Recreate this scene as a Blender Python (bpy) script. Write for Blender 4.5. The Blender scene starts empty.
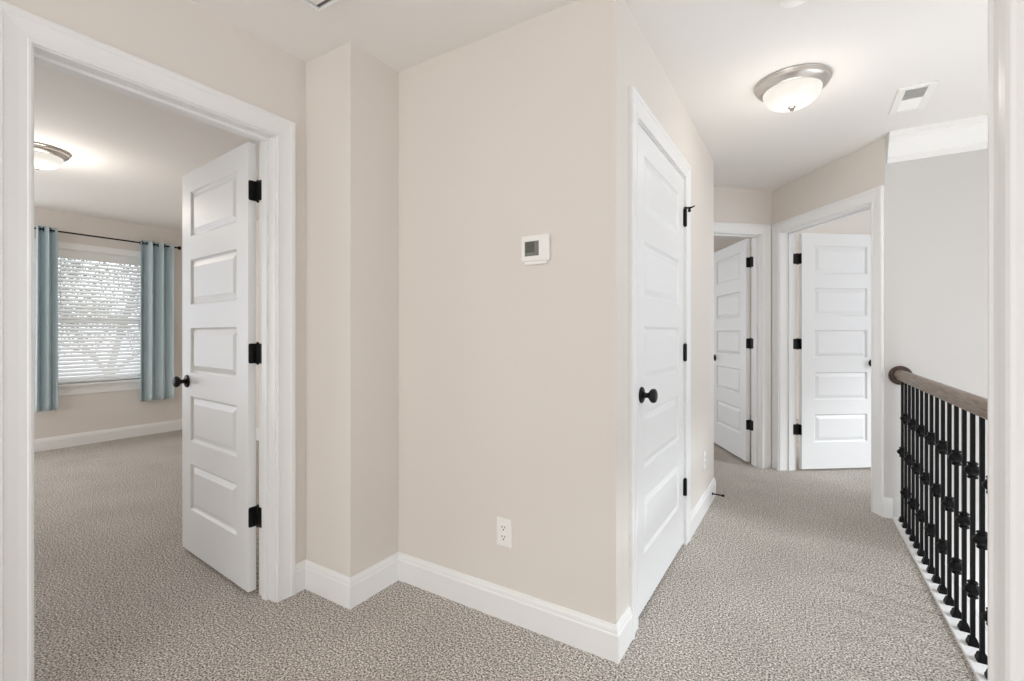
import bpy, bmesh, math, random
from mathutils import Vector, Matrix
random.seed(7)
C = bpy.context.scene.collection
scene = bpy.context.scene
R = math.radians

# ------------------------------------------------------------------ camera, world, sun, exposure
cam_d = bpy.data.cameras.new('camera')
cam = bpy.data.objects.new('camera', cam_d)
C.objects.link(cam)
cam.location = (0, 0, 1.18)
cam.rotation_euler = (R(90), 0, R(31.69))
cam_d.sensor_width = 36.0
cam_d.lens = 36.0 * 470.0 / 1024.0
cam_d.shift_y = -7.0 / 1024.0
cam_d.clip_start = 0.02
scene.camera = cam

scene.view_settings.view_transform = 'Standard'
scene.view_settings.look = 'None'
scene.view_settings.gamma = 1.0
scene.view_settings.use_curve_mapping = False
scene.view_settings.exposure = 0.60

world = bpy.data.worlds.new('daylight')
scene.world = world
world.use_nodes = True
wbg = world.node_tree.nodes['Background']
_n = world.node_tree.nodes
_l = world.node_tree.links.new
_tc, _sx, _ab, _mx = _n.new('ShaderNodeTexCoord'), _n.new('ShaderNodeSeparateXYZ'), _n.new('ShaderNodeMath'), _n.new('ShaderNodeMix')
_ab.operation = 'ABSOLUTE'
_mx.data_type = 'RGBA'
_mx.inputs[6].default_value = (1.25, 1.23, 1.205, 1)      # hazy daylight along the hall
_mx.inputs[7].default_value = (0.90, 0.965, 1.06, 1)     # cooler sky towards the stair and bedroom windows
_l(_tc.outputs['Generated'], _sx.inputs[0])
_l(_sx.outputs[0], _ab.inputs[0])
_l(_ab.outputs[0], _mx.inputs[0])
_l(_mx.outputs[2], wbg.inputs[0])
wbg.inputs[1].default_value = 1.6

sun_d = bpy.data.lights.new('sun', 'SUN')
sun_d.energy = 1.1
sun_d.angle = R(10)
sun_d.color = (0.88, 0.95, 1.0)
sun = bpy.data.objects.new('sun', sun_d)
C.objects.link(sun)
sun.rotation_euler = Vector((1.0, -0.13, 0.58)).to_track_quat('Z', 'Y').to_euler()

scene.cycles.max_bounces = 10
scene.cycles.diffuse_bounces = 8
scene.cycles.use_denoising = True
scene.cycles.sample_clamp_indirect = 4.0

LAMP_STRENGTH = 0.46
CEIL = 2.44

# ------------------------------------------------------------------ materials
def mat(name, col, rough=0.6, metal=0.0, bump=0.0, bump_scale=200.0, spec=0.5, emit=None):
    m = bpy.data.materials.new(name)
    m.use_nodes = True
    nt = m.node_tree
    b = nt.nodes['Principled BSDF']
    b.inputs['Base Color'].default_value = (*col, 1)
    b.inputs['Roughness'].default_value = rough
    b.inputs['Metallic'].default_value = metal
    b.inputs['Specular IOR Level'].default_value = spec
    if emit:
        b.inputs['Emission Color'].default_value = (*emit[0], 1)
        b.inputs['Emission Strength'].default_value = emit[1]
    if bump:
        tc = nt.nodes.new('ShaderNodeTexCoord')
        n = nt.nodes.new('ShaderNodeTexNoise')
        n.inputs['Scale'].default_value = bump_scale
        n.inputs['Detail'].default_value = 3
        bp = nt.nodes.new('ShaderNodeBump')
        bp.inputs['Strength'].default_value = bump
        bp.inputs['Distance'].default_value = 0.002
        nt.links.new(tc.outputs['Object'], n.inputs['Vector'])
        nt.links.new(n.outputs['Fac'], bp.inputs['Height'])
        nt.links.new(bp.outputs['Normal'], b.inputs['Normal'])
    return m

def ramp_mat(name, stops, scale, rough=0.7, detail=3, stretch=(1, 1, 1), bump=0.3, dist=0.003):
    m = mat(name, (1, 1, 1), rough)
    nt = m.node_tree
    b = nt.nodes['Principled BSDF']
    tc = nt.nodes.new('ShaderNodeTexCoord')
    mp = nt.nodes.new('ShaderNodeMapping')
    mp.inputs['Scale'].default_value = stretch
    n = nt.nodes.new('ShaderNodeTexNoise')
    n.inputs['Scale'].default_value = scale
    n.inputs['Detail'].default_value = detail
    r = nt.nodes.new('ShaderNodeValToRGB')
    e = r.color_ramp.elements
    e[0].position, e[0].color = stops[0][0], (*stops[0][1], 1)
    e[1].position, e[1].color = stops[-1][0], (*stops[-1][1], 1)
    for p, c in stops[1:-1]:
        x = e.new(p)
        x.color = (*c, 1)
    bp = nt.nodes.new('ShaderNodeBump')
    bp.inputs['Strength'].default_value = bump
    bp.inputs['Distance'].default_value = dist
    L = nt.links.new
    L(tc.outputs['Object'], mp.inputs['Vector'])
    L(mp.outputs['Vector'], n.inputs['Vector'])
    L(n.outputs['Fac'], r.inputs['Fac'])
    L(r.outputs['Color'], b.inputs['Base Color'])
    L(n.outputs['Fac'], bp.inputs['Height'])
    L(bp.outputs['Normal'], b.inputs['Normal'])
    return m

M = {}
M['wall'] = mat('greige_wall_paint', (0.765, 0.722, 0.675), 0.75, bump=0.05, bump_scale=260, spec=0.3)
M['stair_light_wall'] = mat('greige_paint_in_stair_light', (0.62, 0.612, 0.60), 0.7, bump=0.05, bump_scale=260, spec=0.3)  # same greige paint, darkened and greyed to carry the stairwell's cooler light
M['ceiling'] = mat('ceiling_paint', (0.86, 0.84, 0.815), 0.85, bump=0.06, bump_scale=200, spec=0.2)
M['trim'] = mat('semigloss_trim_paint', (0.86, 0.86, 0.855), 0.32, bump=0.004, bump_scale=90)
M['door'] = mat('door_paint', (0.845, 0.85, 0.85), 0.38, bump=0.006, bump_scale=120)
M['black'] = mat('oil_rubbed_black_metal', (0.0045, 0.004, 0.004), 0.36, spec=0.32)
M['iron'] = mat('black_iron', (0.0025, 0.0025, 0.003), 0.5, spec=0.18)
M['nickel'] = mat('brushed_nickel', (0.62, 0.585, 0.55), 0.32, metal=1.0, bump=0.05, bump_scale=400)
M['dark_nickel'] = mat('aged_nickel', (0.30, 0.28, 0.26), 0.4, metal=1.0, bump=0.02)
M['glass_shade'] = mat('frosted_shade', (0.26, 0.255, 0.245), 0.35, emit=((1.0, 0.95, 0.86), LAMP_STRENGTH))
M['plastic'] = mat('white_plastic', (0.90, 0.89, 0.87), 0.4, bump=0.01, bump_scale=300)
M['lcd'] = mat('lcd_grey', (0.20, 0.205, 0.18), 0.25, bump=0.01)
M['lcd_dark'] = mat('lcd_dark_grey', (0.10, 0.105, 0.09), 0.25, bump=0.01)
M['slot'] = mat('dark_slot', (0.03, 0.028, 0.026), 0.7, bump=0.01)
M['recess_shade'] = mat('painted_recess_shade', (0.16, 0.155, 0.15), 0.8, bump=0.02)  # dark colour standing in for shade inside ceiling recesses
M['curtain'] = ramp_mat('blue_grey_curtain_cloth', [(0.3, (0.50, 0.60, 0.645)), (0.7, (0.58, 0.68, 0.72))], 500, 0.85, bump=0.2, dist=0.001)
M['blind'] = mat('white_blind_slat', (0.80, 0.80, 0.79), 0.45, bump=0.02, bump_scale=60)
def translucent(name, col):
    m = mat(name, col, 0.5)
    nt = m.node_tree
    b = nt.nodes['Principled BSDF']
    t = nt.nodes.new('ShaderNodeBsdfTranslucent')
    t.inputs[0].default_value = (*col, 1)
    x = nt.nodes.new('ShaderNodeMixShader')
    x.inputs[0].default_value = 0.35
    nt.links.new(b.outputs[0], x.inputs[1])
    nt.links.new(t.outputs[0], x.inputs[2])
    nt.links.new(x.outputs[0], nt.nodes['Material Output'].inputs[0])
    return m
M['slat'] = translucent('thin_white_slat', (0.84, 0.84, 0.83))
M['vinyl'] = mat('white_vinyl_sash', (0.82, 0.82, 0.82), 0.4, bump=0.01)
M['wood'] = ramp_mat('brown_stained_oak', [(0.25, (0.11, 0.075, 0.05)), (0.5, (0.22, 0.165, 0.125)), (0.75, (0.32, 0.255, 0.205))], 26, 0.42, 5, (6, 0.35, 6), 0.15, 0.002)
M['dark_wood'] = ramp_mat('dark_stained_rosette', [(0.3, (0.03, 0.017, 0.012)), (0.7, (0.09, 0.053, 0.039))], 30, 0.35, 4, (3, 1, 3), 0.1, 0.002)
M['leaf'] = ramp_mat('outdoor_leaf', [(0.3, (0.05, 0.07, 0.04)), (0.7, (0.16, 0.19, 0.12))], 3, 0.8)
M['bark'] = ramp_mat('outdoor_bark', [(0.3, (0.07, 0.06, 0.05)), (0.7, (0.18, 0.16, 0.14))], 14, 0.9)

def carpet_material():
    m = mat('heathered_cut_pile_carpet', (0.5, 0.45, 0.4), 1.0, spec=0.1)
    nt = m.node_tree
    b = nt.nodes['Principled BSDF']
    L = nt.links.new
    tc = nt.nodes.new('ShaderNodeTexCoord')
    n1 = nt.nodes.new('ShaderNodeTexNoise')
    n1.inputs['Scale'].default_value = 140
    n1.inputs['Detail'].default_value = 4
    n1.inputs['Roughness'].default_value = 0.7
    v = nt.nodes.new('ShaderNodeTexVoronoi')
    v.inputs['Scale'].default_value = 150
    n2 = nt.nodes.new('ShaderNodeTexNoise')
    n2.inputs['Scale'].default_value = 3.0
    n2.inputs['Detail'].default_value = 3
    for n in (n1, v, n2):
        L(tc.outputs['Object'], n.inputs['Vector'])
    r = nt.nodes.new('ShaderNodeValToRGB')
    e = r.color_ramp.elements
    e[0].position, e[0].color = 0.395, (0.13, 0.112, 0.095, 1)
    e[1].position, e[1].color = 0.605, (0.93, 0.88, 0.82, 1)
    x = e.new(0.5)
    x.color = (0.47, 0.428, 0.385, 1)
    L(n1.outputs['Fac'], r.inputs['Fac'])
    mx = nt.nodes.new('ShaderNodeMix')
    mx.data_type = 'RGBA'
    mx.blend_type = 'MULTIPLY'
    mx.inputs['Factor'].default_value = 1.0
    r2 = nt.nodes.new('ShaderNodeValToRGB')
    r2.color_ramp.elements[0].position, r2.color_ramp.elements[0].color = 0.3, (0.92, 0.92, 0.92, 1)
    r2.color_ramp.elements[1].position, r2.color_ramp.elements[1].color = 0.7, (1.05, 1.05, 1.05, 1)
    L(n2.outputs['Fac'], r2.inputs['Fac'])
    L(r.outputs['Color'], mx.inputs[6])
    L(r2.outputs['Color'], mx.inputs[7])
    L(mx.outputs[2], b.inputs['Base Color'])
    ad = nt.nodes.new('ShaderNodeMath')
    ad.operation = 'SUBTRACT'
    L(n1.outputs['Fac'], ad.inputs[0])
    L(v.outputs['Distance'], ad.inputs[1])
    bp = nt.nodes.new('ShaderNodeBump')
    bp.inputs['Strength'].default_value = 0.7
    bp.inputs['Distance'].default_value = 0.006
    L(ad.outputs[0], bp.inputs['Height'])
    L(bp.outputs['Normal'], b.inputs['Normal'])
    return m
M['carpet'] = carpet_material()

# ------------------------------------------------------------------ helpers
def obj(name, bm, m, parent=None, smooth=False, bevel=0.0):
    bmesh.ops.recalc_face_normals(bm, faces=bm.faces)
    me = bpy.data.meshes.new(name)
    bm.to_mesh(me)
    bm.free()
    mm = m if isinstance(m, (list, tuple)) else [m]
    for x in mm:
        me.materials.append(M[x])
    o = bpy.data.objects.new(name, me)
    C.objects.link(o)
    if smooth:
        for p in me.polygons:
            p.use_smooth = True
        try:
            me.set_sharp_from_angle(angle=R(38))
        except Exception:
            pass
    if bevel:
        bv = o.modifiers.new('bevel', 'BEVEL')
        bv.width = bevel
        bv.segments = 2
        bv.limit_method = 'ANGLE'
        bv.angle_limit = R(40)
    if parent:
        o.parent = parent
    return o

def struct(name, bm, m, bevel=0.0, smooth=False):
    o = obj(name, bm, m, None, smooth, bevel)
    o['kind'] = 'structure'
    return o

def empty(name, loc=(0, 0, 0), rz=0.0):
    o = bpy.data.objects.new(name, None)
    C.objects.link(o)
    o.empty_display_size = 0.1
    o.location = loc
    o.rotation_euler = (0, 0, rz)
    return o

def tag(o, label, cat, group=None, kind=None):
    o['label'] = label
    o['category'] = cat
    if group:
        o['group'] = group
    if kind:
        o['kind'] = kind
    return o

def add_box(bm, x0, x1, y0, y1, z0, z1, mx=None, mi=0):
    v = [bm.verts.new((x, y, z)) for z in (z0, z1) for y in (y0, y1) for x in (x0, x1)]
    fs = []
    for q in ((0, 1, 3, 2), (4, 6, 7, 5), (0, 4, 5, 1), (2, 3, 7, 6), (0, 2, 6, 4), (1, 5, 7, 3)):
        f = bm.faces.new([v[i] for i in q])
        f.material_index = mi
        fs.append(f)
    if mx is not None:
        for p in v:
            p.co = mx @ p.co
    return v

def add_prism(bm, poly, z0, z1):
    a = [bm.verts.new((x, y, z0)) for x, y in poly]
    b = [bm.verts.new((x, y, z1)) for x, y in poly]
    n = len(poly)
    bm.faces.new(a[::-1])
    bm.faces.new(b)
    for i in range(n):
        bm.faces.new((a[i], a[(i + 1) % n], b[(i + 1) % n], b[i]))

def add_lathe(bm, prof, seg=32, mx=None, phase=0.0, mi=0):
    """prof: list of (radius, height) along local z; closed at ends"""
    rings = []
    for r, h in prof:
        if r < 1e-6:
            rings.append([bm.verts.new((0, 0, h))])
        else:
            rings.append([bm.verts.new((r * math.cos(2 * math.pi * k / seg + phase), r * math.sin(2 * math.pi * k / seg + phase), h)) for k in range(seg)])
    for a, b in zip(rings, rings[1:]):
        for k in range(seg):
            k2 = (k + 1) % seg
            if len(a) == 1 and len(b) == 1:
                continue
            if len(a) == 1:
                f = bm.faces.new((a[0], b[k], b[k2]))
            elif len(b) == 1:
                f = bm.faces.new((a[k], b[0], a[k2]))
            else:
                f = bm.faces.new((a[k], b[k], b[k2], a[k2]))
            f.material_index = mi
    for ring in (rings[0], rings[-1]):
        if len(ring) > 1:
            bm.faces.new(ring).material_index = mi
    if mx is not None:
        for ring in rings:
            for v in ring:
                v.co = mx @ v.co

def add_tube(bm, pts, rad, seg=10):
    pts = [Vector(p) for p in pts]
    rings = []
    for i, p in enumerate(pts):
        d = (pts[min(i + 1, len(pts) - 1)] - pts[max(i - 1, 0)]).normalized()
        q = d.to_track_quat('Z', 'Y')
        r = rad[i] if isinstance(rad, (list, tuple)) else rad
        rings.append([bm.verts.new(p + q @ Vector((r * math.cos(2 * math.pi * k / seg), r * math.sin(2 * math.pi * k / seg), 0))) for k in range(seg)])
    for a, b in zip(rings, rings[1:]):
        for k in range(seg):
            bm.faces.new((a[k], a[(k + 1) % seg], b[(k + 1) % seg], b[k]))
    bm.faces.new(rings[0][::-1])
    bm.faces.new(rings[-1])

def frame_mx(p0, p1, front):
    """local x along p0->p1, local y out of the wall on the front side, z up. front = +1: left of the direction, -1: right"""
    d = Vector((p1[0] - p0[0], p1[1] - p0[1], 0)).normalized()
    n = Vector((-d.y, d.x, 0)) * front
    return Matrix(((d.x, n.x, 0, p0[0]), (d.y, n.y, 0, p0[1]), (0, 0, 1, 0), (0, 0, 0, 1)))

def seg_len(p0, p1):
    return math.hypot(p1[0] - p0[0], p1[1] - p0[1])

def make_wall(name, p0, p1, front, thick=0.12, z0=0.0, z1=CEIL, openings=(), m='wall', x0=0.0, x1=None):
    mx = frame_mx(p0, p1, front)
    ln = seg_len(p0, p1) if x1 is None else x1
    bm = bmesh.new()
    u = x0
    for (a, b, c, d) in sorted(openings):
        if a > u:
            add_box(bm, u, a, -thick, 0, z0, z1, mx)
        if c > z0:
            add_box(bm, a, b, -thick, 0, z0, c, mx)
        if d < z1:
            add_box(bm, a, b, -thick, 0, d, z1, mx)
        u = b
    if u < ln:
        add_box(bm, u, ln, -thick, 0, z0, z1, mx)
    struct(name, bm, m)
    return mx

CASE_W = 0.086
CASE_PROF = [(0, 0), (0, 0.010), (0.004, 0.0125), (0.009, 0.0125), (0.012, 0.010), (0.030, 0.0105), (0.052, 0.0135),
             (0.060, 0.0150), (0.064, 0.0180), (0.078, 0.0185), (0.084, 0.0165), (0.086, 0.0130), (0.086, 0)]

def sweep_frame(bm, mx, a, b, z0, z1, prof=CASE_PROF, closed=False):
    """casing profile round an opening a..b up to z1 (three sides, mitred; four when closed)"""
    def corners(w):
        c = [(a - w, z0 - (w if closed else 0)), (a - w, z1 + w), (b + w, z1 + w), (b + w, z0 - (w if closed else 0))]
        return c
    rows = []
    for w, t in prof:
        rows.append([bm.verts.new(mx @ Vector((x, t, z))) for x, z in corners(w)])
    k = 4 if closed else 3
    for r0, r1 in zip(rows, rows[1:]):
        for i in range(k):
            j = (i + 1) % 4
            bm.faces.new((r0[i], r0[j], r1[j], r1[i]))
    if not closed:
        bm.faces.new([r[0] for r in rows])
        bm.faces.new([r[3] for r in rows][::-1])

def make_doorway(name, mx, a, b, top, depth=0.12, back_casing=True):
    """casing, jamb boards and stop strip of one doorway; a..b is the clear opening between the jambs"""
    bm = bmesh.new()
    rv = 0.005
    sweep_frame(bm, mx, a - rv, b + rv, 0.0, top + rv)
    if back_casing:
        flip = Matrix(((1, 0, 0, 0), (0, -1, 0, -depth), (0, 0, 1, 0), (0, 0, 0, 1)))
        sweep_frame(bm, mx @ flip, a - rv, b + rv, 0.0, top + rv)
    j = 0.019
    add_box(bm, a - j, a, -depth, 0.0, 0, top + j, mx)
    add_box(bm, b, b + j, -depth, 0.0, 0, top + j, mx)
    add_box(bm, a, b, -depth, 0.0, top, top + j, mx)
    s = 0.011
    y0, y1 = -depth + 0.039, -depth + 0.074
    add_box(bm, a, a + s, y0, y1, 0, top, mx)
    add_box(bm, b - s, b, y0, y1, 0, top, mx)
    add_box(bm, a + s, b - s, y0, y1, top - s, top, mx)
    return struct(name, bm, 'trim')

BASE_PROF = [(0, 0), (0.0145, 0), (0.0145, 0.094), (0.0125, 0.099), (0.0105, 0.101), (0.0115, 0.104), (0.0095, 0.114), (0.006, 0.122), (0.0045, 0.128), (0, 0.128)]

def sweep_plan(bm, pts, side, prof, dz=0.0):
    """profile (out, up) along a plan polyline with mitred corners; side +1 = left of travel"""
    n = len(pts)
    ds = [(Vector(pts[i + 1]) - Vector(pts[i])).normalized() for i in range(n - 1)]
    offs = []
    for i in range(n):
        d0 = ds[max(i - 1, 0)]
        d1 = ds[min(i, n - 2)]
        n0 = Vector((-d0.y, d0.x)) * side
        n1 = Vector((-d1.y, d1.x)) * side
        m = n0 + n1
        m = m / m.length
        offs.append(m / max(m.dot(n0), 0.2))
    rows = []
    for w, h in prof:
        rows.append([bm.verts.new((pts[i][0] + offs[i].x * w, pts[i][1] + offs[i].y * w, h + dz)) for i in range(n)])
    k = len(prof)
    for i in range(k):
        r0, r1 = rows[i], rows[(i + 1) % k]
        for q in range(n - 1):
            bm.faces.new((r0[q], r0[q + 1], r1[q + 1], r1[q]))
    bm.faces.new([r[0] for r in rows])
    bm.faces.new([r[-1] for r in rows][::-1])

def make_baseboard(name, pts, side):
    bm = bmesh.new()
    sweep_plan(bm, pts, side, BASE_PROF)
    return struct(name, bm, 'trim')

# ------------------------------------------------------------------ plan of the landing
XL = -1.968                       # hall face of the bedroom wall
PD, PC, PA = (XL, 1.359), (-1.658, 1.359), (-1.658, 1.642)
PB, PQ = (-0.572, 1.642), (-0.549, 3.69)
PE, PF = (-0.224, 4.735), (0.452, 3.832)
LDIR = Vector((-0.722, -0.692)).normalized()
EDIR = (Vector(PF) - Vector(PE)).normalized()
LLEN = (PE[1] - 3.69) / -LDIR.y
PL = (PE[0] + LDIR.x * LLEN, 3.69)
YB = -2.2                         # open end of the landing behind the camera
XW = -6.5                         # bedroom window wall
TOP = 2.045

# floor and ceiling
bm = bmesh.new()
edge = lambda y: 0.488 + (PF[1] - y) * 0.0115      # landing edge, a hair out of square with the closet wall
add_prism(bm, [(XW - 0.1, YB), (edge(YB), YB), (edge(PF[1]), PF[1]), (PF[0] + 0.01, PF[1] + 0.01), (PF[0] + 0.05, PF[1] + 0.08), (3.4, PF[1] + 0.08), (3.4, 8.0), (XW - 0.1, 8.0)], -0.25, 0.0)
struct('floor', bm, 'carpet')
bm = bmesh.new()
add_box(bm, XW - 0.1, 1.75, YB, 8.0, CEIL, CEIL + 0.1)
add_box(bm, 1.75, 3.4, PF[1], 8.0, CEIL, CEIL + 0.1)
struct('ceiling', bm, 'ceiling')

# walls
mx_left = frame_mx((XL, YB), (XL, 2.95), -1)
o_left = (0.448 - YB, 1.207 - YB)
make_wall('wall_left', (XL, YB), (XL, 2.95), -1, openings=[(o_left[0] - 0.019, o_left[1] + 0.019, 0, TOP + 0.019)])
bm = bmesh.new()
add_prism(bm, [PD, PC, PA, (PA[0], 1.762), (XL, 1.762)], 0, CEIL)
struct('wall_corner', bm, 'wall')
make_wall('wall_middle', PA, (PB[0] - 0.004, 1.642), -1)
mx_clo = frame_mx(PB, PQ, -1)
o_clo = (0.232, 1.095)
make_wall('wall_closet', PB, PQ, -1, openings=[(o_clo[0] - 0.019, o_clo[1] + 0.019, 0, TOP + 0.019)])
make_wall('wall_alcove', (PQ[0] - 0.118, 3.69), PL, +1 if False else -1, thick=0.12)
mx_fl = frame_mx(PE, PL, +1)
mx_fr = frame_mx(PE, PF, -1)
o_fl = (0.115, 0.915)
o_fr = (0.101, 1.031)
make_wall('wall_far_left', PE, PL, +1, openings=[(o_fl[0] - 0.019, o_fl[1] + 0.019, 0, TOP + 0.019)])
make_wall('wall_far_right', PE, PF, -1, thick=0.15, openings=[(o_fr[0] - 0.019, o_fr[1] + 0.019, 0, TOP + 0.019)])
make_wall('wall_stairwell', PF, (3.4, PF[1]), -1, z0=-2.7, m='stair_light_wall')
make_wall('wall_stairwell_window', (1.75, PF[1]), (1.75, -0.2), -1, z0=-2.7, openings=[(0.75, 2.95, 0.35, 1.90)], m='stair_light_wall')
# wall end beside the camera, with the return that carries the near end of the railing
bm = bmesh.new()
RX, RY = 0.182, 0.706
add_prism(bm, [(RX, YB), (RX, RY), (1.75, RY), (1.75, RY - 0.12), (RX + 0.12, RY - 0.12), (RX + 0.12, YB)], -0.0, CEIL)
struct('wall_right', bm, 'wall')
# bedroom behind the left doorway
mx_win = frame_mx((XW, -0.9), (XW, 2.95), -1)
W0, W1, WZ0, WZ1 = 1.52 + 0.9, 2.45 + 0.9, 0.655, 2.06
make_wall('wall_bedroom_window', (XW, -0.9), (XW, 2.95), -1, openings=[(0.2, 2.0, 0.4, 2.3), (W0, W1, WZ0, WZ1)])  # first opening: unseen extra window, added to brighten the bedroom
make_wall('wall_bedroom_back', (XW, 2.95), (XL - 0.12, 2.95), -1)
make_wall('wall_bedroom_front', (XW, -0.78), (XL - 0.12, -0.78), +1, openings=[(0.15, 2.3, 0.25, 2.25)])  # opening out of view, added to let more daylight into the bedroom
# rooms behind the two far doorways
make_wall('wall_far_room_divider', PE, (PE[0] + 0.05, 8.0), -1, thick=0.1, x0=0.14)
make_wall('wall_far_room_back', (-4.0, 7.6), (3.4, 7.6), -1)

# carpet nosing under the railing
bm = bmesh.new()
add_prism(bm, [(edge(RY), RY), (edge(RY) + 0.115, RY), (edge(PF[1]) + 0.115, PF[1]), (edge(PF[1]), PF[1])], -0.32, 0.012)
add_prism(bm, [(edge(RY) + 0.115, RY), (edge(RY) + 0.13, RY), (edge(PF[1]) + 0.13, PF[1]), (edge(PF[1]) + 0.115, PF[1])], -0.03, 0.012)
struct('trim_nosing', bm, 'trim', bevel=0.003)

# doorways (casing + jamb + stop)
make_doorway('trim_1', mx_left, o_left[0], o_left[1], TOP)
make_doorway('trim_2', mx_clo, o_clo[0], o_clo[1], TOP, back_casing=False)
make_doorway('trim_3', mx_fl, o_fl[0], o_fl[1], TOP, back_casing=False)
make_doorway('trim_4', mx_fr, o_fr[0], o_fr[1], TOP, depth=0.15, back_casing=False)
# casing on the wall end by the camera
bm = bmesh.new()
mxr = frame_mx((RX, RY), (RX, YB), -1)
prev = None
rows = []
for w, t in CASE_PROF:
    rows.append([bm.verts.new(mxr @ Vector((w + 0.004, t, z))) for z in (0, CEIL - 0.02)])
for r0, r1 in zip(rows, rows[1:]):
    bm.faces.new((r0[0], r0[1], r1[1], r1[0]))
bm.faces.new((rows[-1][0], rows[-1][1], rows[0][1], rows[0][0]))
bm.faces.new([r[0] for r in rows])
bm.faces.new([r[1] for r in rows][::-1])
struct('trim_5', bm, 'trim')

# baseboards
ow = CASE_W + 0.005
pt = lambda mx, u: tuple((mx @ Vector((u, 0, 0))).xy)
make_baseboard('baseboard_middle', [pt(mx_left, o_left[1] + ow), PD, PC, PA, PB, pt(mx_clo, o_clo[0] - ow)], -1)
make_baseboard('baseboard_closet', [pt(mx_clo, o_clo[1] + ow), PQ, (PQ[0] - 0.118, 3.69 + 0.001), PL, pt(mx_fl, o_fl[1] + ow)], -1)
make_baseboard('baseboard_left', [(XL, YB), pt(mx_left, o_left[0] - ow)], -1)
make_baseboard('baseboard_stairwell', [pt(mx_fr, o_fr[1] + ow - 0.001), PF, (edge(PF[1]) + 0.004, PF[1])], -1)
make_baseboard('baseboard_bedroom', [(XW, -0.78), (XW, 2.95), (XL - 0.12, 2.95), (XL - 0.12, 1.33)], -1)

# crown moulding over the stairwell wall
bm = bmesh.new()
crown = [(0, 0), (0.010, 0), (0.012, 0.030), (0.020, 0.036), (0.026, 0.050), (0.040, 0.075), (0.062, 0.100), (0.082, 0.118), (0.088, 0.134),
         (0.098, 0.140), (0.102, 0.170), (0, 0.170)]
sweep_plan(bm, [(PF[0] + 0.012, PF[1]), (1.75, PF[1]), (1.75, 1.0)], -1, crown, CEIL - 0.1705)
struct('trim_crown', bm, 'trim')

# ------------------------------------------------------------------ doors
DT = 0.035
PANEL_Z = [(0.227 + i * 0.3625, 0.227 + i * 0.3625 + 0.240) for i in range(5)]

def slab_mesh(w, h, sy):
    """five raised panels on both faces; x 0..w, y 0..sy*DT, z 0..h"""
    bm = bmesh.new()
    st = 0.115
    for face in (0, 1):
        yf = 0.0 if face == 0 else DT * sy
        inn = (1 if face == 0 else -1) * sy
        def quad(x0, x1, z0, z1, dep=0.0):
            bm.faces.new([bm.verts.new((x, yf + inn * dep, z)) for x, z in ((x0, z0), (x1, z0), (x1, z1), (x0, z1))])
        x0, x1 = 0.0, w
        quad(0, st, 0, h)
        quad(w - st, w, 0, h)
        zs = [0.0]
        for a, b in PANEL_Z:
            quad(st, w - st, zs[-1], a)
            zs.append(b)
        quad(st, w - st, zs[-1], h)
        for a, b in PANEL_Z:
            rings = [(0.0, 0.0), (0.004, 0.0045), (0.009, 0.0105), (0.014, 0.0115), (0.038, 0.0035), (0.040, 0.0025)]
            pr = None
            for ins, dep in rings:
                cur = [bm.verts.new((x, yf + inn * dep, z)) for x, z in ((st + ins, a + ins), (w - st - ins, a + ins), (w - st - ins, b - ins), (st + ins, b - ins))]
                if pr:
                    for i in range(4):
                        bm.faces.new((pr[i], pr[(i + 1) % 4], cur[(i + 1) % 4], cur[i]))
                pr = cur
            bm.faces.new(pr)
    y1 = DT * sy
    for q in (((0, 0, 0), (0, y1, 0), (0, y1, h), (0, 0, h)), ((w, 0, 0), (w, y1, 0), (w, y1, h), (w, 0, h)),
              ((0, 0, 0), (w, 0, 0), (w, y1, 0), (0, y1, 0)), ((0, 0, h), (w, 0, h), (w, y1, h), (0, y1, h))):
        bm.faces.new([bm.verts.new(p) for p in q])
    bmesh.ops.remove_doubles(bm, verts=bm.verts, dist=1e-5)
    return bm

KNOB = [(0.0, 0.0), (0.034, 0.0), (0.034, 0.004), (0.031, 0.008), (0.018, 0.011), (0.012, 0.015), (0.0105, 0.022), (0.0115, 0.030),
        (0.018, 0.035), (0.0255, 0.040), (0.0295, 0.047), (0.0295, 0.054), (0.026, 0.060), (0.017, 0.064), (0.0, 0.065)]

def add_leaf(bm, w, hh, t0, t1, mx):
    """plate with two rounded outer corners: local x 0..w, z -hh..hh, thickness y t0..t1"""
    rr = 0.008
    poly = [(0, -hh)]
    for k in range(6):
        t = R(-90 + 18 * k)
        poly.append((w - rr + rr * math.cos(t), -hh + rr + rr * math.sin(t)))
    for k in range(6):
        t = R(18 * k)
        poly.append((w - rr + rr * math.cos(t), hh - rr + rr * math.sin(t)))
    poly.append((0, hh))
    A = [bm.verts.new(mx @ Vector((x, t0, z))) for x, z in poly]
    B = [bm.verts.new(mx @ Vector((x, t1, z))) for x, z in poly]
    bm.faces.new(A)
    bm.faces.new(B[::-1])
    for i in range(len(poly)):
        j = (i + 1) % len(poly)
        bm.faces.new((A[i], A[j], B[j], B[i]))

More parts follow.
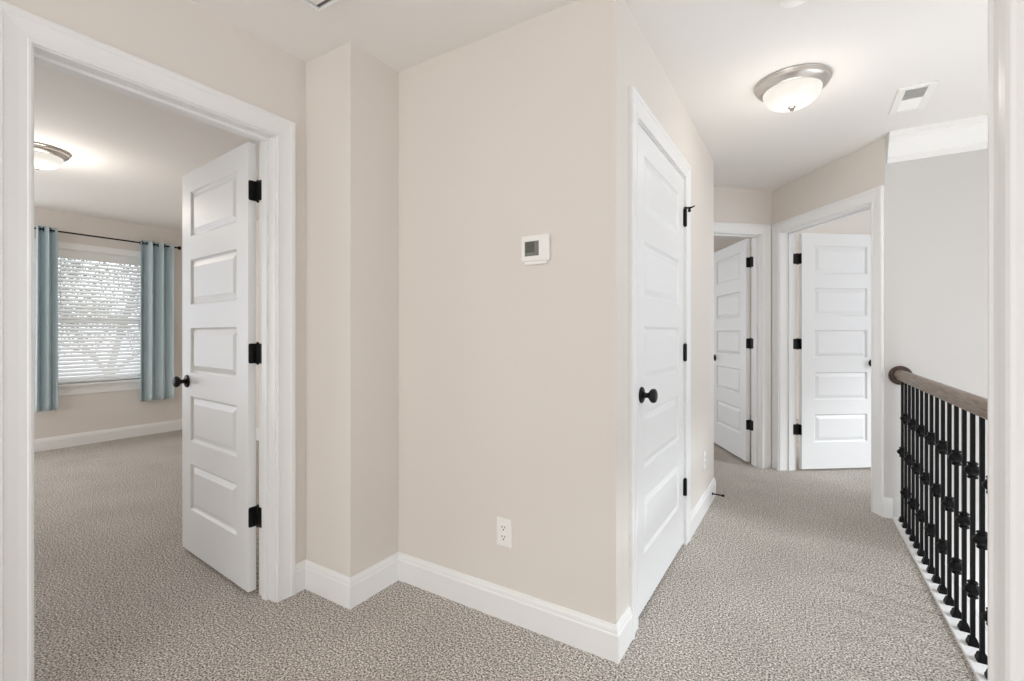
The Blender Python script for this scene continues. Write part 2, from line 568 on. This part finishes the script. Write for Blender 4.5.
def make_door(name, pin, d, sy, w, h=2.022, z0=0.018, closed=False, delta=0.0):
    """pin: plan point of the hinge corner; d: direction from the hinge to the free edge"""
    root = empty(name, (pin[0], pin[1], 0), math.atan2(d[1], d[0]))
    root['kind'] = 'structure'
    g = 0.003 if closed else 0.020
    s = obj('door_slab', slab_mesh(w - 0.003, h, sy), 'door', root)
    s.location = (g, 0, z0)
    w = w + g - 0.003
    for face in (0, 1):
        bm = bmesh.new()
        up = Vector((0, 1, 0)) * (sy if face else -sy)
        q = up.to_track_quat('Z', 'Y').to_matrix().to_4x4()
        add_lathe(bm, KNOB, 28, Matrix.Translation((w - 0.070, DT * sy if face else 0.0, 0.924)) @ q)
        obj('door_knob', bm, 'black', root, smooth=True)
    bm = bmesh.new()
    add_box(bm, w - 0.001, w + 0.0012, sy * 0.007, sy * 0.028, 0.885, 0.945)
    obj('latch_plate', bm, 'black', root)
    for zc in ((0.325, 1.075, 1.825) if closed else (0.352, 1.09, 1.825)):
        bm = bmesh.new()
        hh = 0.045
        rot = Matrix.Rotation(-delta, 4, 'Z')
        if closed:
            add_box(bm, -0.001, 0.0005, 0.0, sy * 0.03, zc - hh, zc + hh)
            add_lathe(bm, [(0.0, -hh - 0.006), (0.004, -hh - 0.005), (0.0095, -hh), (0.0095, hh), (0.004, hh + 0.005), (0.0, hh + 0.006)], 14, Matrix.Translation((0.0, -sy * 0.007, zc)))
            add_box(bm, -0.012, 0.022, -sy * 0.0015, sy * 0.001, zc - hh, zc + hh)
        else:
            # leaf on the door edge, leaf on the jamb, barrel between, screw heads
            add_leaf(bm, 0.0335, hh, 0.0, 0.0029, Matrix(((0, -1, 0, g + 0.0004), (sy, 0, 0, 0), (0, 0, 1, zc), (0, 0, 0, 1))))
            add_box(bm, 0.0, g, -sy * 0.002, sy * 0.002, zc - hh, zc + hh)
            add_leaf(bm, 0.0325, hh, -0.0006, 0.0022, rot @ Matrix(((-1, 0, 0, 0), (0, sy, 0, 0), (0, 0, 1, zc), (0, 0, 0, 1))))
            add_lathe(bm, [(0.0, -hh - 0.007), (0.004, -hh - 0.006), (0.0072, -hh - 0.001), (0.0072, -hh * 0.6), (0.0066, -hh * 0.59), (0.0072, -hh * 0.58), (0.0072, hh * 0.2),
                           (0.0066, hh * 0.21), (0.0072, hh * 0.22), (0.0072, hh), (0.004, hh + 0.006), (0.0, hh + 0.007)], 14, Matrix.Translation((g * 0.5, -sy * 0.003, zc)))
        obj('hinge', bm, 'black', root, smooth=True)
    return root

def on(mx, u, y=0.0):
    v = mx @ Vector((u, y, 0))
    return (v.x, v.y)

# bedroom door, open a little past square
a = R(180 - 5.0)
make_door('door_1', on(mx_left, o_left[1] - 0.002, -0.124), (math.cos(a), math.sin(a)), 1, 0.773, delta=R(-5))
# closet door, shut
dv = (Vector(on(mx_clo, 0)) - Vector(on(mx_clo, 1)))
d2 = make_door('door_2', on(mx_clo, o_clo[1] - 0.002, -0.0015), (dv.x, dv.y), -1, o_clo[1] - o_clo[0] - 0.005, closed=True)
# far doors
make_door('door_3', on(mx_fl, o_fl[0] + 0.002, -0.124), (-0.488, 0.873), 1, 0.796, delta=R(-14))
nr = mx_fr.to_3x3() @ Vector((0, -1, 0))
make_door('door_4', on(mx_fr, o_fr[0] + 0.002, -0.154), (nr.x, nr.y), -1, 0.722)

# hinge pin stop on the closet door's top hinge
bm = bmesh.new()
hp = Vector((*on(mx_clo, o_clo[1] - 0.002, 0.0075), 1.875))
ex = (mx_clo.to_3x3() @ Vector((1, 0, 0)))
ey = (mx_clo.to_3x3() @ Vector((0, 1, 0)))
P = lambda u, y, z=0: hp + ex * u + ey * y + Vector((0, 0, z))
add_lathe(bm, [(0, 0), (0.012, 0), (0.012, 0.006), (0.005, 0.010), (0, 0.011)], 14, Matrix.Translation(P(0, 0)))
add_tube(bm, [P(0, 0, 0.004), P(0.006, 0.012, 0.004), P(0.012, 0.026, 0.005)], 0.0055)
add_tube(bm, [P(0.012, 0.026, 0.005), P(0.018, 0.036, 0.010), P(0.021, 0.045, 0.015)], [0.005, 0.004, 0.003])
add_tube(bm, [P(0.010, 0.018, 0.002), P(0.022, 0.016, -0.012)], [0.006, 0.009])
obj('door_stop_pin', bm, 'black', d2, smooth=True).matrix_parent_inverse = Matrix.Translation(d2.location).inverted() if False else (Matrix.Translation(d2.location) @ Matrix.Rotation(d2.rotation_euler.z, 4, 'Z')).inverted()

# ------------------------------------------------------------------ window of the bedroom
bm = bmesh.new()
sweep_frame(bm, mx_win, W0, W1, WZ0, WZ1, [(0, 0), (0, 0.012), (0.055, 0.016), (0.065, 0.016), (0.065, 0)])
add_box(bm, W0 - 0.10, W1 + 0.10, -0.02, 0.045, WZ0 - 0.024, WZ0, mx_win)          # stool
add_box(bm, W0 - 0.065, W1 + 0.065, 0, 0.014, WZ0 - 0.115, WZ0 - 0.024, mx_win)    # apron
add_box(bm, W0, W1, -0.12, -0.02, WZ0 - 0.02, WZ0 + 0.004, mx_win)
add_box(bm, W0, W0 + 0.012, -0.12, 0, WZ0, WZ1, mx_win)
add_box(bm, W1 - 0.012, W1, -0.12, 0, WZ0, WZ1, mx_win)
add_box(bm, W0, W1, -0.12, 0, WZ1 - 0.012, WZ1, mx_win)
struct('window_trim', bm, 'trim')
win = empty('window_1', mx_win @ Vector(((W0 + W1) / 2, -0.09, WZ0)))
win['kind'] = 'structure'
winv = Matrix.Translation(win.location).inverted()
def sash(z0, z1, y):
    bm = bmesh.new()
    t = 0.045
    A, B = W0 + 0.014, W1 - 0.014
    add_box(bm, A, A + t, y - 0.015, y + 0.015, z0, z1, winv @ mx_win)
    add_box(bm, B - t, B, y - 0.015, y + 0.015, z0, z1, winv @ mx_win)
    add_box(bm, A + t, B - t, y - 0.015, y + 0.015, z0, z0 + t, winv @ mx_win)
    add_box(bm, A + t, B - t, y - 0.015, y + 0.015, z1 - t, z1, winv @ mx_win)
    s = obj('sash', bm, 'vinyl', win)
    bm = bmesh.new()
    add_box(bm, A + t, B - t, y - 0.002, y + 0.002, z0 + t, z1 - t, winv @ mx_win)
    obj('pane', bm, 'pane', s)
g = bpy.data.materials.new('window_glass')
g.use_nodes = True
nt = g.node_tree
nt.nodes.remove(nt.nodes['Principled BSDF'])
mix = nt.nodes.new('ShaderNodeMixShader')
tr = nt.nodes.new('ShaderNodeBsdfTransparent')
gl = nt.nodes.new('ShaderNodeBsdfGlossy')
gl.inputs['Roughness'].default_value = 0.02
mix.inputs[0].default_value = 0.06
nt.links.new(tr.outputs[0], mix.inputs[1])
nt.links.new(gl.outputs[0], mix.inputs[2])
nt.links.new(mix.outputs[0], nt.nodes['Material Output'].inputs[0])
M['pane'] = g
MIDZ = 1.325
sash(WZ0 + 0.004, MIDZ + 0.02, -0.075)
sash(MIDZ - 0.02, WZ1 - 0.013, -0.105)

# blind hanging in the window recess
blind = empty('window_blind', mx_win @ Vector(((W0 + W1) / 2, -0.03, WZ0)))
tag(blind, 'white slatted blind lowered over the bedroom window between the curtains', 'blind')
binv = Matrix.Translation(blind.location).inverted() @ mx_win
BA, BB = W0 + 0.018, W1 - 0.018
bm = bmesh.new()
add_box(bm, BA - 0.004, BB + 0.004, -0.055, -0.004, WZ1 - 0.060, WZ1 - 0.013, binv)
add_box(bm, BA - 0.005, BB + 0.005, -0.004, 0.006, WZ1 - 0.100, WZ1 - 0.013, binv)
obj('headrail', bm, 'blind', blind, bevel=0.002)
bm = bmesh.new()
n_s = 32
zt, zb = WZ1 - 0.125, WZ0 + 0.055
for i in range(n_s):
    z = zt + (zb - zt) * i / (n_s - 1)
    add_box(bm, BA, BB, -0.024, 0.024, -0.0014, 0.0014, binv @ Matrix.Translation((0, -0.028, z)) @ Matrix.Rotation(R(-43), 4, 'X'))
obj('slats', bm, 'slat', blind)
bm = bmesh.new()
add_box(bm, BA, BB, -0.050, -0.004, WZ0 + 0.012, WZ0 + 0.030, binv)
obj('bottom_rail', bm, 'blind', blind, bevel=0.003)
bm = bmesh.new()
for u in (BA + 0.10, (BA + BB) / 2, BB - 0.10):
    for y in (-0.002, -0.053):
        add_box(bm, u - 0.0012, u + 0.0012, y - 0.001, y + 0.001, WZ0 + 0.02, WZ1 - 0.06, binv)
obj('ladder_cords', bm, 'blind', blind)
bm = bmesh.new()
add_tube(bm, [binv @ Vector((BA + 0.135, 0.010, WZ1 - 0.09)), binv @ Vector((BA + 0.137, 0.012, 1.25))], 0.004, 8)
obj('tilt_wand', bm, 'plastic', blind, smooth=True)

# curtain rod and curtains
RODX, RODZ = XW + 0.085, 2.215
rod = empty('curtain_rod', (RODX, 1.95, RODZ))
tag(rod, 'thin black curtain rod across the top of the bedroom window', 'curtain rod')
bm = bmesh.new()
add_tube(bm, [(0, -0.54, 0), (0, 0.73, 0)], 0.008, 12)
obj('rod', bm, 'black', rod, smooth=True)
for s, y in ((-1, -0.54), (1, 0.73)):
    bm = bmesh.new()
    add_lathe(bm, [(0, 0), (0.011, 0), (0.011, 0.012), (0.007, 0.016), (0.012, 0.024), (0.024, 0.046), (0.022, 0.056), (0, 0.060)], 18,
              Matrix.Translation((0, y, 0)) @ Vector((0, s, 0)).to_track_quat('Z', 'Y').to_matrix().to_4x4())
    obj('finial', bm, 'black', rod, smooth=True)
for y in (-0.51, 0.69):
    bm = bmesh.new()
    add_box(bm, -0.085, -0.079, y - 0.012, y + 0.012, -0.04, 0.03)
    add_tube(bm, [(-0.082, y, -0.012), (0.0, y, -0.012), (0.004, y, -0.006)], 0.005, 8)
    obj('bracket', bm, 'black', rod, smooth=True)

def make_curtain(y0, y1, folds, flare, phase, label):
    root = empty('curtain', (RODX, (y0 + y1) / 2, 0))
    tag(root, label, 'curtain', 'curtains of the bedroom window')
    yc = (y0 + y1) / 2
    bm = bmesh.new()
    zs = [0.405 + (2.248 - 0.405) * k / 30 for k in range(31)]
    N = folds * 14
    rows = []
    for z in zs:
        t = (2.248 - z) / 1.85
        amp = 0.054 - 0.006 * t
        row = []
        for i in range(N + 1):
            q = i / N
            ph = q * folds * 2 * math.pi + phase
            y = (y0 + (y1 - y0) * q) - yc
            y = y * (1 + flare * t) + 0.010 * math.sin(2 * ph) * (1 - 0.3 * t)
            x = amp * math.sin(ph) * (1 + 0.18 * math.sin(3.1 * q + 2.2 * t)) + 0.006 * t * math.sin(5 * q + phase)
            row.append(bm.verts.new((x, y, z)))
        rows.append(row)
    for a, b in zip(rows, rows[1:]):
        for i in range(N):
            bm.faces.new((a[i], a[i + 1], b[i + 1], b[i]))
    cl = obj('curtain_panel', bm, 'curtain', root, smooth=True)
    so = cl.modifiers.new('cloth', 'SOLIDIFY')
    so.thickness = 0.003
    for k in range(folds * 2):
        ph = (k * math.pi - phase)
        q = ph / (folds * 2 * math.pi)
        if q < 0 or q > 1:
            continue
        y = y0 + (y1 - y0) * q - yc
        bm = bmesh.new()
        seg = 20
        a0 = [Vector((0, 0.021 * math.cos(2 * math.pi * i / seg), 0.021 * math.sin(2 * math.pi * i / seg))) for i in range(seg)]
        sl = 1 if k % 2 == 0 else -1
        rm = Matrix.Translation((0, y, RODZ)) @ Matrix.Rotation(R(90) - sl * R(28), 4, 'Z')
        rings = []
        for v in a0:
            rings.append([bm.verts.new(rm @ (v + Vector((0.004 * math.cos(w), 0, 0)) + v.normalized() * 0.004 * math.sin(w))) for w in (0, math.pi / 2, math.pi, 3 * math.pi / 2)])
        for i in range(seg):
            A, B = rings[i], rings[(i + 1) % seg]
            for j in range(4):
                bm.faces.new((A[j], A[(j + 1) % 4], B[(j + 1) % 4], B[j]))
        obj('grommet', bm, 'black', root, smooth=True)
    return root
make_curtain(1.462, 1.618, 2, 0.12, 0.6, 'blue-grey grommet curtain beside the door casing, to one side of the blind')
make_curtain(2.330, 2.660, 3, 0.03, 2.4, 'blue-grey grommet curtain just past the free edge of the open bedroom door')

# trees outside the bedroom window
def make_tree(x, y, h, seed, label):
    rnd = random.Random(seed)
    root = empty('tree', (x, y, -3.2))
    tag(root, label, 'tree')
    bm = bmesh.new()
    tips = []
    def branch(p, d, ln, r, lvl):
        n = 4
        pts, rr = [p], [r]
        for i in range(n):
            d = (d + Vector((rnd.uniform(-.22, .22), rnd.uniform(-.22, .22), rnd.uniform(-.05, .15)))).normalized()
            p = p + d * ln / n
            pts.append(p)
            rr.append(r * (1 - 0.6 * (i + 1) / n))
            if lvl < 3 and (i > 0 or lvl > 0):
                for _ in range(2):
                    an = rnd.uniform(0, 6.28)
                    dd = (d * 0.6 + Vector((math.cos(an), math.sin(an), rnd.uniform(0.0, 0.7))) * 0.8).normalized()
                    branch(p, dd, ln * rnd.uniform(.42, .6), r * .45, lvl + 1)
            if lvl >= 2:
                tips.append(p)
        add_tube(bm, pts, rr, 6)
    branch(Vector((0, 0, 0)), Vector((0, 0, 1)), h, 0.13, 0)
    obj('trunk', bm, 'bark', root, smooth=True)
    bm = bmesh.new()
    for p in tips:
        for _ in range(16):
            q = Matrix.Translation(p + Vector((rnd.gauss(0, .3), rnd.gauss(0, .3), rnd.gauss(0, .3)))) @ Matrix.Rotation(rnd.uniform(0, 6.28), 4, Vector((rnd.uniform(-1, 1), rnd.uniform(-1, 1), rnd.uniform(-1, 1))).normalized())
            s = rnd.uniform(.03, .06)
            bm.faces.new([bm.verts.new(q @ Vector(c)) for c in ((-s, 0, 0), (0, -s * .5, 0.01), (s, 0, 0), (0, s * .5, 0.01))])
    obj('leaves', bm, 'leaf', root)
make_tree(-15.5, 4.7, 6.6, 1, 'leafy tree outside the bedroom window, seen between the slats of the blind')

# ------------------------------------------------------------------ ceiling lights
def make_light(x, y, label, watts):
    root = empty('ceiling_light', (x, y, CEIL))
    tag(root, label, 'ceiling light', 'flush ceiling lights')
    bm = bmesh.new()
    add_lathe(bm, [(0.0, -0.001), (0.168, -0.001), (0.170, -0.005), (0.168, -0.010), (0.162, -0.013), (0.160, -0.018), (0.161, -0.023), (0.157, -0.030),
                   (0.148, -0.036), (0.142, -0.041), (0.136, -0.045), (0.130, -0.046), (0.126, -0.040), (0.0, -0.034)], 72)
    obj('mounting_ring', bm, 'nickel', root, smooth=True)
    bm = bmesh.new()
    prof = [(0.127, -0.041)]
    for k in range(0, 15):
        t = R(90 * k / 14)
        prof.append((0.129 * math.cos(t) ** 0.7 if k < 14 else 0.0, -0.046 - 0.078 * math.sin(t)))
    add_lathe(bm, prof, 72)
    obj('glass_shade', bm, 'glass_shade', root, smooth=True)
    bm = bmesh.new()
    add_lathe(bm, [(0.0, -0.121), (0.016, -0.1225), (0.017, -0.127), (0.012, -0.131), (0.008, -0.133), (0.010, -0.137), (0.008, -0.142), (0.0, -0.144)], 20)
    obj('finial', bm, 'dark_nickel', root, smooth=True)
    bl = bpy.data.lights.new('bulb', 'POINT')
    bl.energy = watts
    bl.color = (1.0, 0.93, 0.85)
    bl.shadow_soft_size = 0.10
    bo = bpy.data.objects.new('bulb', bl)
    C.objects.link(bo)
    bo.parent = root
    bo.location = (0, 0, -0.27)
    return root
make_light(-0.044, 2.745, 'domed ceiling light in a nickel ring over the hall by the closet door', 1.7)
make_light(-4.45, 1.03, 'domed ceiling light on the bedroom ceiling, partly cut off by the door casing', 6.0)

# ------------------------------------------------------------------ things on the ceiling
vent = empty('ceiling_vent', (0.500, 3.265, CEIL))
tag(vent, 'small white ceiling register with louvres near the stairwell crown moulding', 'vent')
bm = bmesh.new()
ax, ay, ox, oy = 0.078, 0.163, 0.044, 0.134
for (x0, x1, y0, y1) in ((-ax, -ox, -ay, ay), (ox, ax, -ay, ay), (-ox, ox, -ay, -oy), (-ox, ox, oy, ay), (-ox, ox, -0.004, 0.004)):
    add_box(bm, x0, x1, y0, y1, -0.009, 0.0)
obj('frame', bm, 'plastic', vent, bevel=0.003)
bm = bmesh.new()
for half, ang in ((-1, 38), (1, -38)):
    for k in range(9):
        y = half * (0.013 + 0.0142 * k)
        add_box(bm, -ox, ox, -0.0085, 0.0085, -0.0006, 0.0006, Matrix.Translation((0, y, -0.0045)) @ Matrix.Rotation(R(ang), 4, 'X'))
obj('louvres', bm, 'plastic', vent)
bm = bmesh.new()
add_box(bm, -ox, ox, -oy, oy, -0.0012, -0.0002)
obj('recess_shade', bm, 'recess_shade', vent)  # flat dark sheet, painted as the shade behind the louvres

hatch = empty('attic_hatch', (-1.60 + 0.36, 1.164 - 0.36, CEIL))
tag(hatch, 'white trimmed access panel set in the ceiling in front of the blank wall', 'access panel')
bm = bmesh.new()
h0, h1 = 0.36, 0.347
for (x0, x1, y0, y1) in ((-h0, -h1, -h0, h0), (h1, h0, -h0, h0), (-h1, h1, -h0, -h1), (-h1, h1, h1, h0)):
    add_box(bm, x0, x1, y0, y1, -0.014, 0.0)
obj('frame', bm, 'trim', hatch, bevel=0.003)
bm = bmesh.new()
add_box(bm, -h1 + 0.007, h1 - 0.007, -h1 + 0.016, h1 - 0.016, -0.006, -0.001)
obj('panel', bm, 'ceiling', hatch)
bm = bmesh.new()
add_box(bm, -h1, h1, -h1, h1, -0.001, -0.0003)
obj('reveal_shade', bm, 'recess_shade', hatch)  # dark sheet painting in the shade of the reveal round the panel

det = empty('smoke_detector', (-0.02, 2.00, CEIL))
tag(det, 'round white smoke detector on the hall ceiling nearer than the ceiling light', 'smoke detector')
bm = bmesh.new()
add_lathe(bm, [(0, 0), (0.062, 0), (0.064, -0.010), (0.060, -0.014), (0.0, -0.014)], 40)
obj('base', bm, 'plastic', det, smooth=True)
bm = bmesh.new()
add_lathe(bm, [(0.0, -0.014), (0.056, -0.014), (0.057, -0.022), (0.054, -0.024), (0.054, -0.027), (0.056, -0.029), (0.052, -0.038), (0.036, -0.044), (0, -0.045)], 40)
obj('cover', bm, 'plastic', det, smooth=True)

# ------------------------------------------------------------------ things on the walls
th = empty('thermostat', (-0.896, 1.642, 1.517))
tag(th, 'white wall thermostat with a small grey screen on the blank beige wall', 'thermostat')
bm = bmesh.new()
add_box(bm, -0.061, 0.061, -0.024, 0.0, -0.052, 0.052)
obj('body', bm, 'plastic', th, bevel=0.006)
bm = bmesh.new()
add_box(bm, -0.050, 0.050, -0.016, 0.0, -0.064, -0.050)
obj('wall_plate', bm, 'plastic', th, bevel=0.004)
bm = bmesh.new()
add_box(bm, -0.043, 0.020, -0.0248, -0.022, -0.031, 0.027)
scr = obj('screen', bm, 'lcd', th)
bm = bmesh.new()
add_box(bm, -0.040, 0.001, -0.0252, -0.0240, -0.017, 0.024)
obj('display_field', bm, 'lcd_dark', scr)
def make_outlet(pos, normal, label, dz=0.0):
    root = empty('wall_outlet', pos, math.atan2(normal[1], normal[0]) + R(90))
    tag(root, label, 'outlet', 'wall outlets')
    bm = bmesh.new()
    add_box(bm, -0.036, 0.036, -0.006, 0.0, -0.058, 0.058)
    obj('cover_plate', bm, 'plastic', root, bevel=0.003)
    bm = bmesh.new()
    add_lathe(bm, [(0, 0), (0.003, 0.0), (0.003, 0.0015), (0, 0.002)], 10, Matrix.Translation((0, -0.006, 0)) @ Vector((0, -1, 0)).to_track_quat('Z', 'Y').to_matrix().to_4x4())
    obj('screw', bm, 'plastic', root)
    for z in (-0.0195, 0.0195):
        bm = bmesh.new()
        add_box(bm, -0.0165, 0.0165, -0.0085, -0.005, z - 0.0140, z + 0.0140)
        s = obj('socket', bm, 'plastic', root, bevel=0.0025)
        bm = bmesh.new()
        add_box(bm, -0.0082, -0.0056, -0.0090, -0.0075, z - 0.001, z + 0.0085)
        add_box(bm, 0.0056, 0.0082, -0.0090, -0.0075, z + 0.0, z + 0.0085)
        add_lathe(bm, [(0, 0), (0.003, 0), (0.003, 0.0012), (0, 0.0013)], 10, Matrix.Translation((0, -0.0078, z - 0.0075)) @ Vector((0, -1, 0)).to_track_quat('Z', 'Y').to_matrix().to_4x4())
        obj('slots', bm, 'slot', s)
    return root
make_outlet((-1.050, 1.642, 0.357), (0, -1), 'white double outlet low on the blank beige wall under the thermostat')
p = mx_clo @ Vector((1.68, 0, 0.34))
nn = mx_clo.to_3x3() @ Vector((0, 1, 0))
make_outlet(tuple(p), nn, 'white outlet on the narrow wall just past the closet door hinges')

# spring door stop on the baseboard past the closet door
p = mx_clo @ Vector((1.895, 0.0142, 0.058))
ds = empty('door_stop', p, math.atan2(nn.y, nn.x))
tag(ds, 'thin black spring door stop sticking out of the baseboard past the closet door', 'door stop')
ry = Matrix.Rotation(R(90), 4, 'Y')
bm = bmesh.new()
add_lathe(bm, [(0, 0), (0.011, 0), (0.010, 0.004), (0.006, 0.008), (0, 0.008)], 16, ry)
obj('base', bm, 'black', ds, smooth=True)
bm = bmesh.new()
add_lathe(bm, [(0, 0.006)] + [(0.0045 if k % 2 else 0.0056, 0.007 + k * 0.0018) for k in range(32)] + [(0, 0.065)], 12, ry)
obj('spring', bm, 'black', ds)
bm = bmesh.new()
add_lathe(bm, [(0, 0.062), (0.0075, 0.062), (0.0085, 0.067), (0.0085, 0.076), (0.006, 0.079), (0, 0.079)], 14, ry)
obj('tip', bm, 'black', ds, smooth=True)

# ------------------------------------------------------------------ stair railing
RLX = edge(3.0) + 0.040
rail = empty('stair_railing', (RLX, 3.0, 0.012), math.atan(0.0115))
tag(rail, 'brown wooden handrail on black iron balusters along the open edge of the landing', 'railing')
r_of = Vector((RLX, 3.0, 0.012))
bm = bmesh.new()
prof = [(-0.020, 0.890), (0.020, 0.890), (0.022, 0.902), (0.030, 0.908), (0.032, 0.922), (0.030, 0.934), (0.022, 0.945), (0.010, 0.950), (-0.010, 0.950),
        (-0.022, 0.945), (-0.030, 0.934), (-0.032, 0.922), (-0.030, 0.908), (-0.022, 0.902)]
ys = [RY - 3.0 + 0.002, PF[1] - 0.02 - 3.0]
ends = [[bm.verts.new((x, y, z - 0.012)) for x, z in prof] for y in ys]
for i in range(len(prof)):
    j = (i + 1) % len(prof)
    bm.faces.new((ends[0][i], ends[0][j], ends[1][j], ends[1][i]))
bm.faces.new(ends[0])
bm.faces.new(ends[1][::-1])
obj('handrail', bm, 'wood', rail, smooth=True)
bm = bmesh.new()
qm = Vector((0, -1, 0)).to_track_quat('Z', 'Y').to_matrix().to_4x4()
add_lathe(bm, [(0, 0), (0.060, 0), (0.061, 0.006), (0.058, 0.012), (0.053, 0.015), (0.048, 0.016), (0.044, 0.021), (0, 0.022)], 44,
          Matrix.Translation((0.002, PF[1] - 3.0 - 0.0005, 0.902)) @ qm)
obj('wall_rosette', bm, 'dark_wood', rail, smooth=True)

def bar_mesh():
    bm = bmesh.new()
    add_box(bm, -0.0065, 0.0065, -0.0065, 0.0065, 0.0, 0.880)
    return bm
def knuckle_mesh():
    bm = bmesh.new()
    prof = [(0.0085, -0.030), (0.0150, -0.030), (0.0165, -0.026), (0.0150, -0.022), (0.0130, -0.020), (0.0200, -0.013), (0.0270, -0.006), (0.0285, 0.0),
            (0.0270, 0.006), (0.0200, 0.013), (0.0130, 0.020), (0.0150, 0.022), (0.0165, 0.026), (0.0150, 0.030), (0.0085, 0.030)]
    add_lathe(bm, prof, 8, phase=R(22.5))
    return bm
def shoe_mesh():
    bm = bmesh.new()
    s2 = math.sqrt(2)
    add_lathe(bm, [(0.0165 * s2, 0.0), (0.0165 * s2, 0.008), (0.0145 * s2, 0.013), (0.0115 * s2, 0.026), (0.0095 * s2, 0.030), (0.0066 * s2, 0.031)], 4, phase=R(45))
    return bm
def proto(bm, name):
    o = obj(name, bm, 'iron')
    me = o.data
    bpy.data.objects.remove(o)
    return me
ME_BAR, ME_KN, ME_SH = proto(bar_mesh(), 'baluster'), proto(knuckle_mesh(), 'knuckle'), proto(shoe_mesh(), 'shoe')
k = 0
for k in range(-13, 15):
    y = 2.305 + 0.1035 * k - 3.0
    b = bpy.data.objects.new('baluster', ME_BAR)
    C.objects.link(b)
    b.parent = rail
    b.location = (0, y, 0)
    s = bpy.data.objects.new('shoe', ME_SH)
    C.objects.link(s)
    s.parent = b
    for z in ((0.432,) if k % 2 == 0 else (0.655, 0.208)):
        n = bpy.data.objects.new('knuckle', ME_KN)
        C.objects.link(n)
        n.parent = b
        n.location = (0, 0, z)
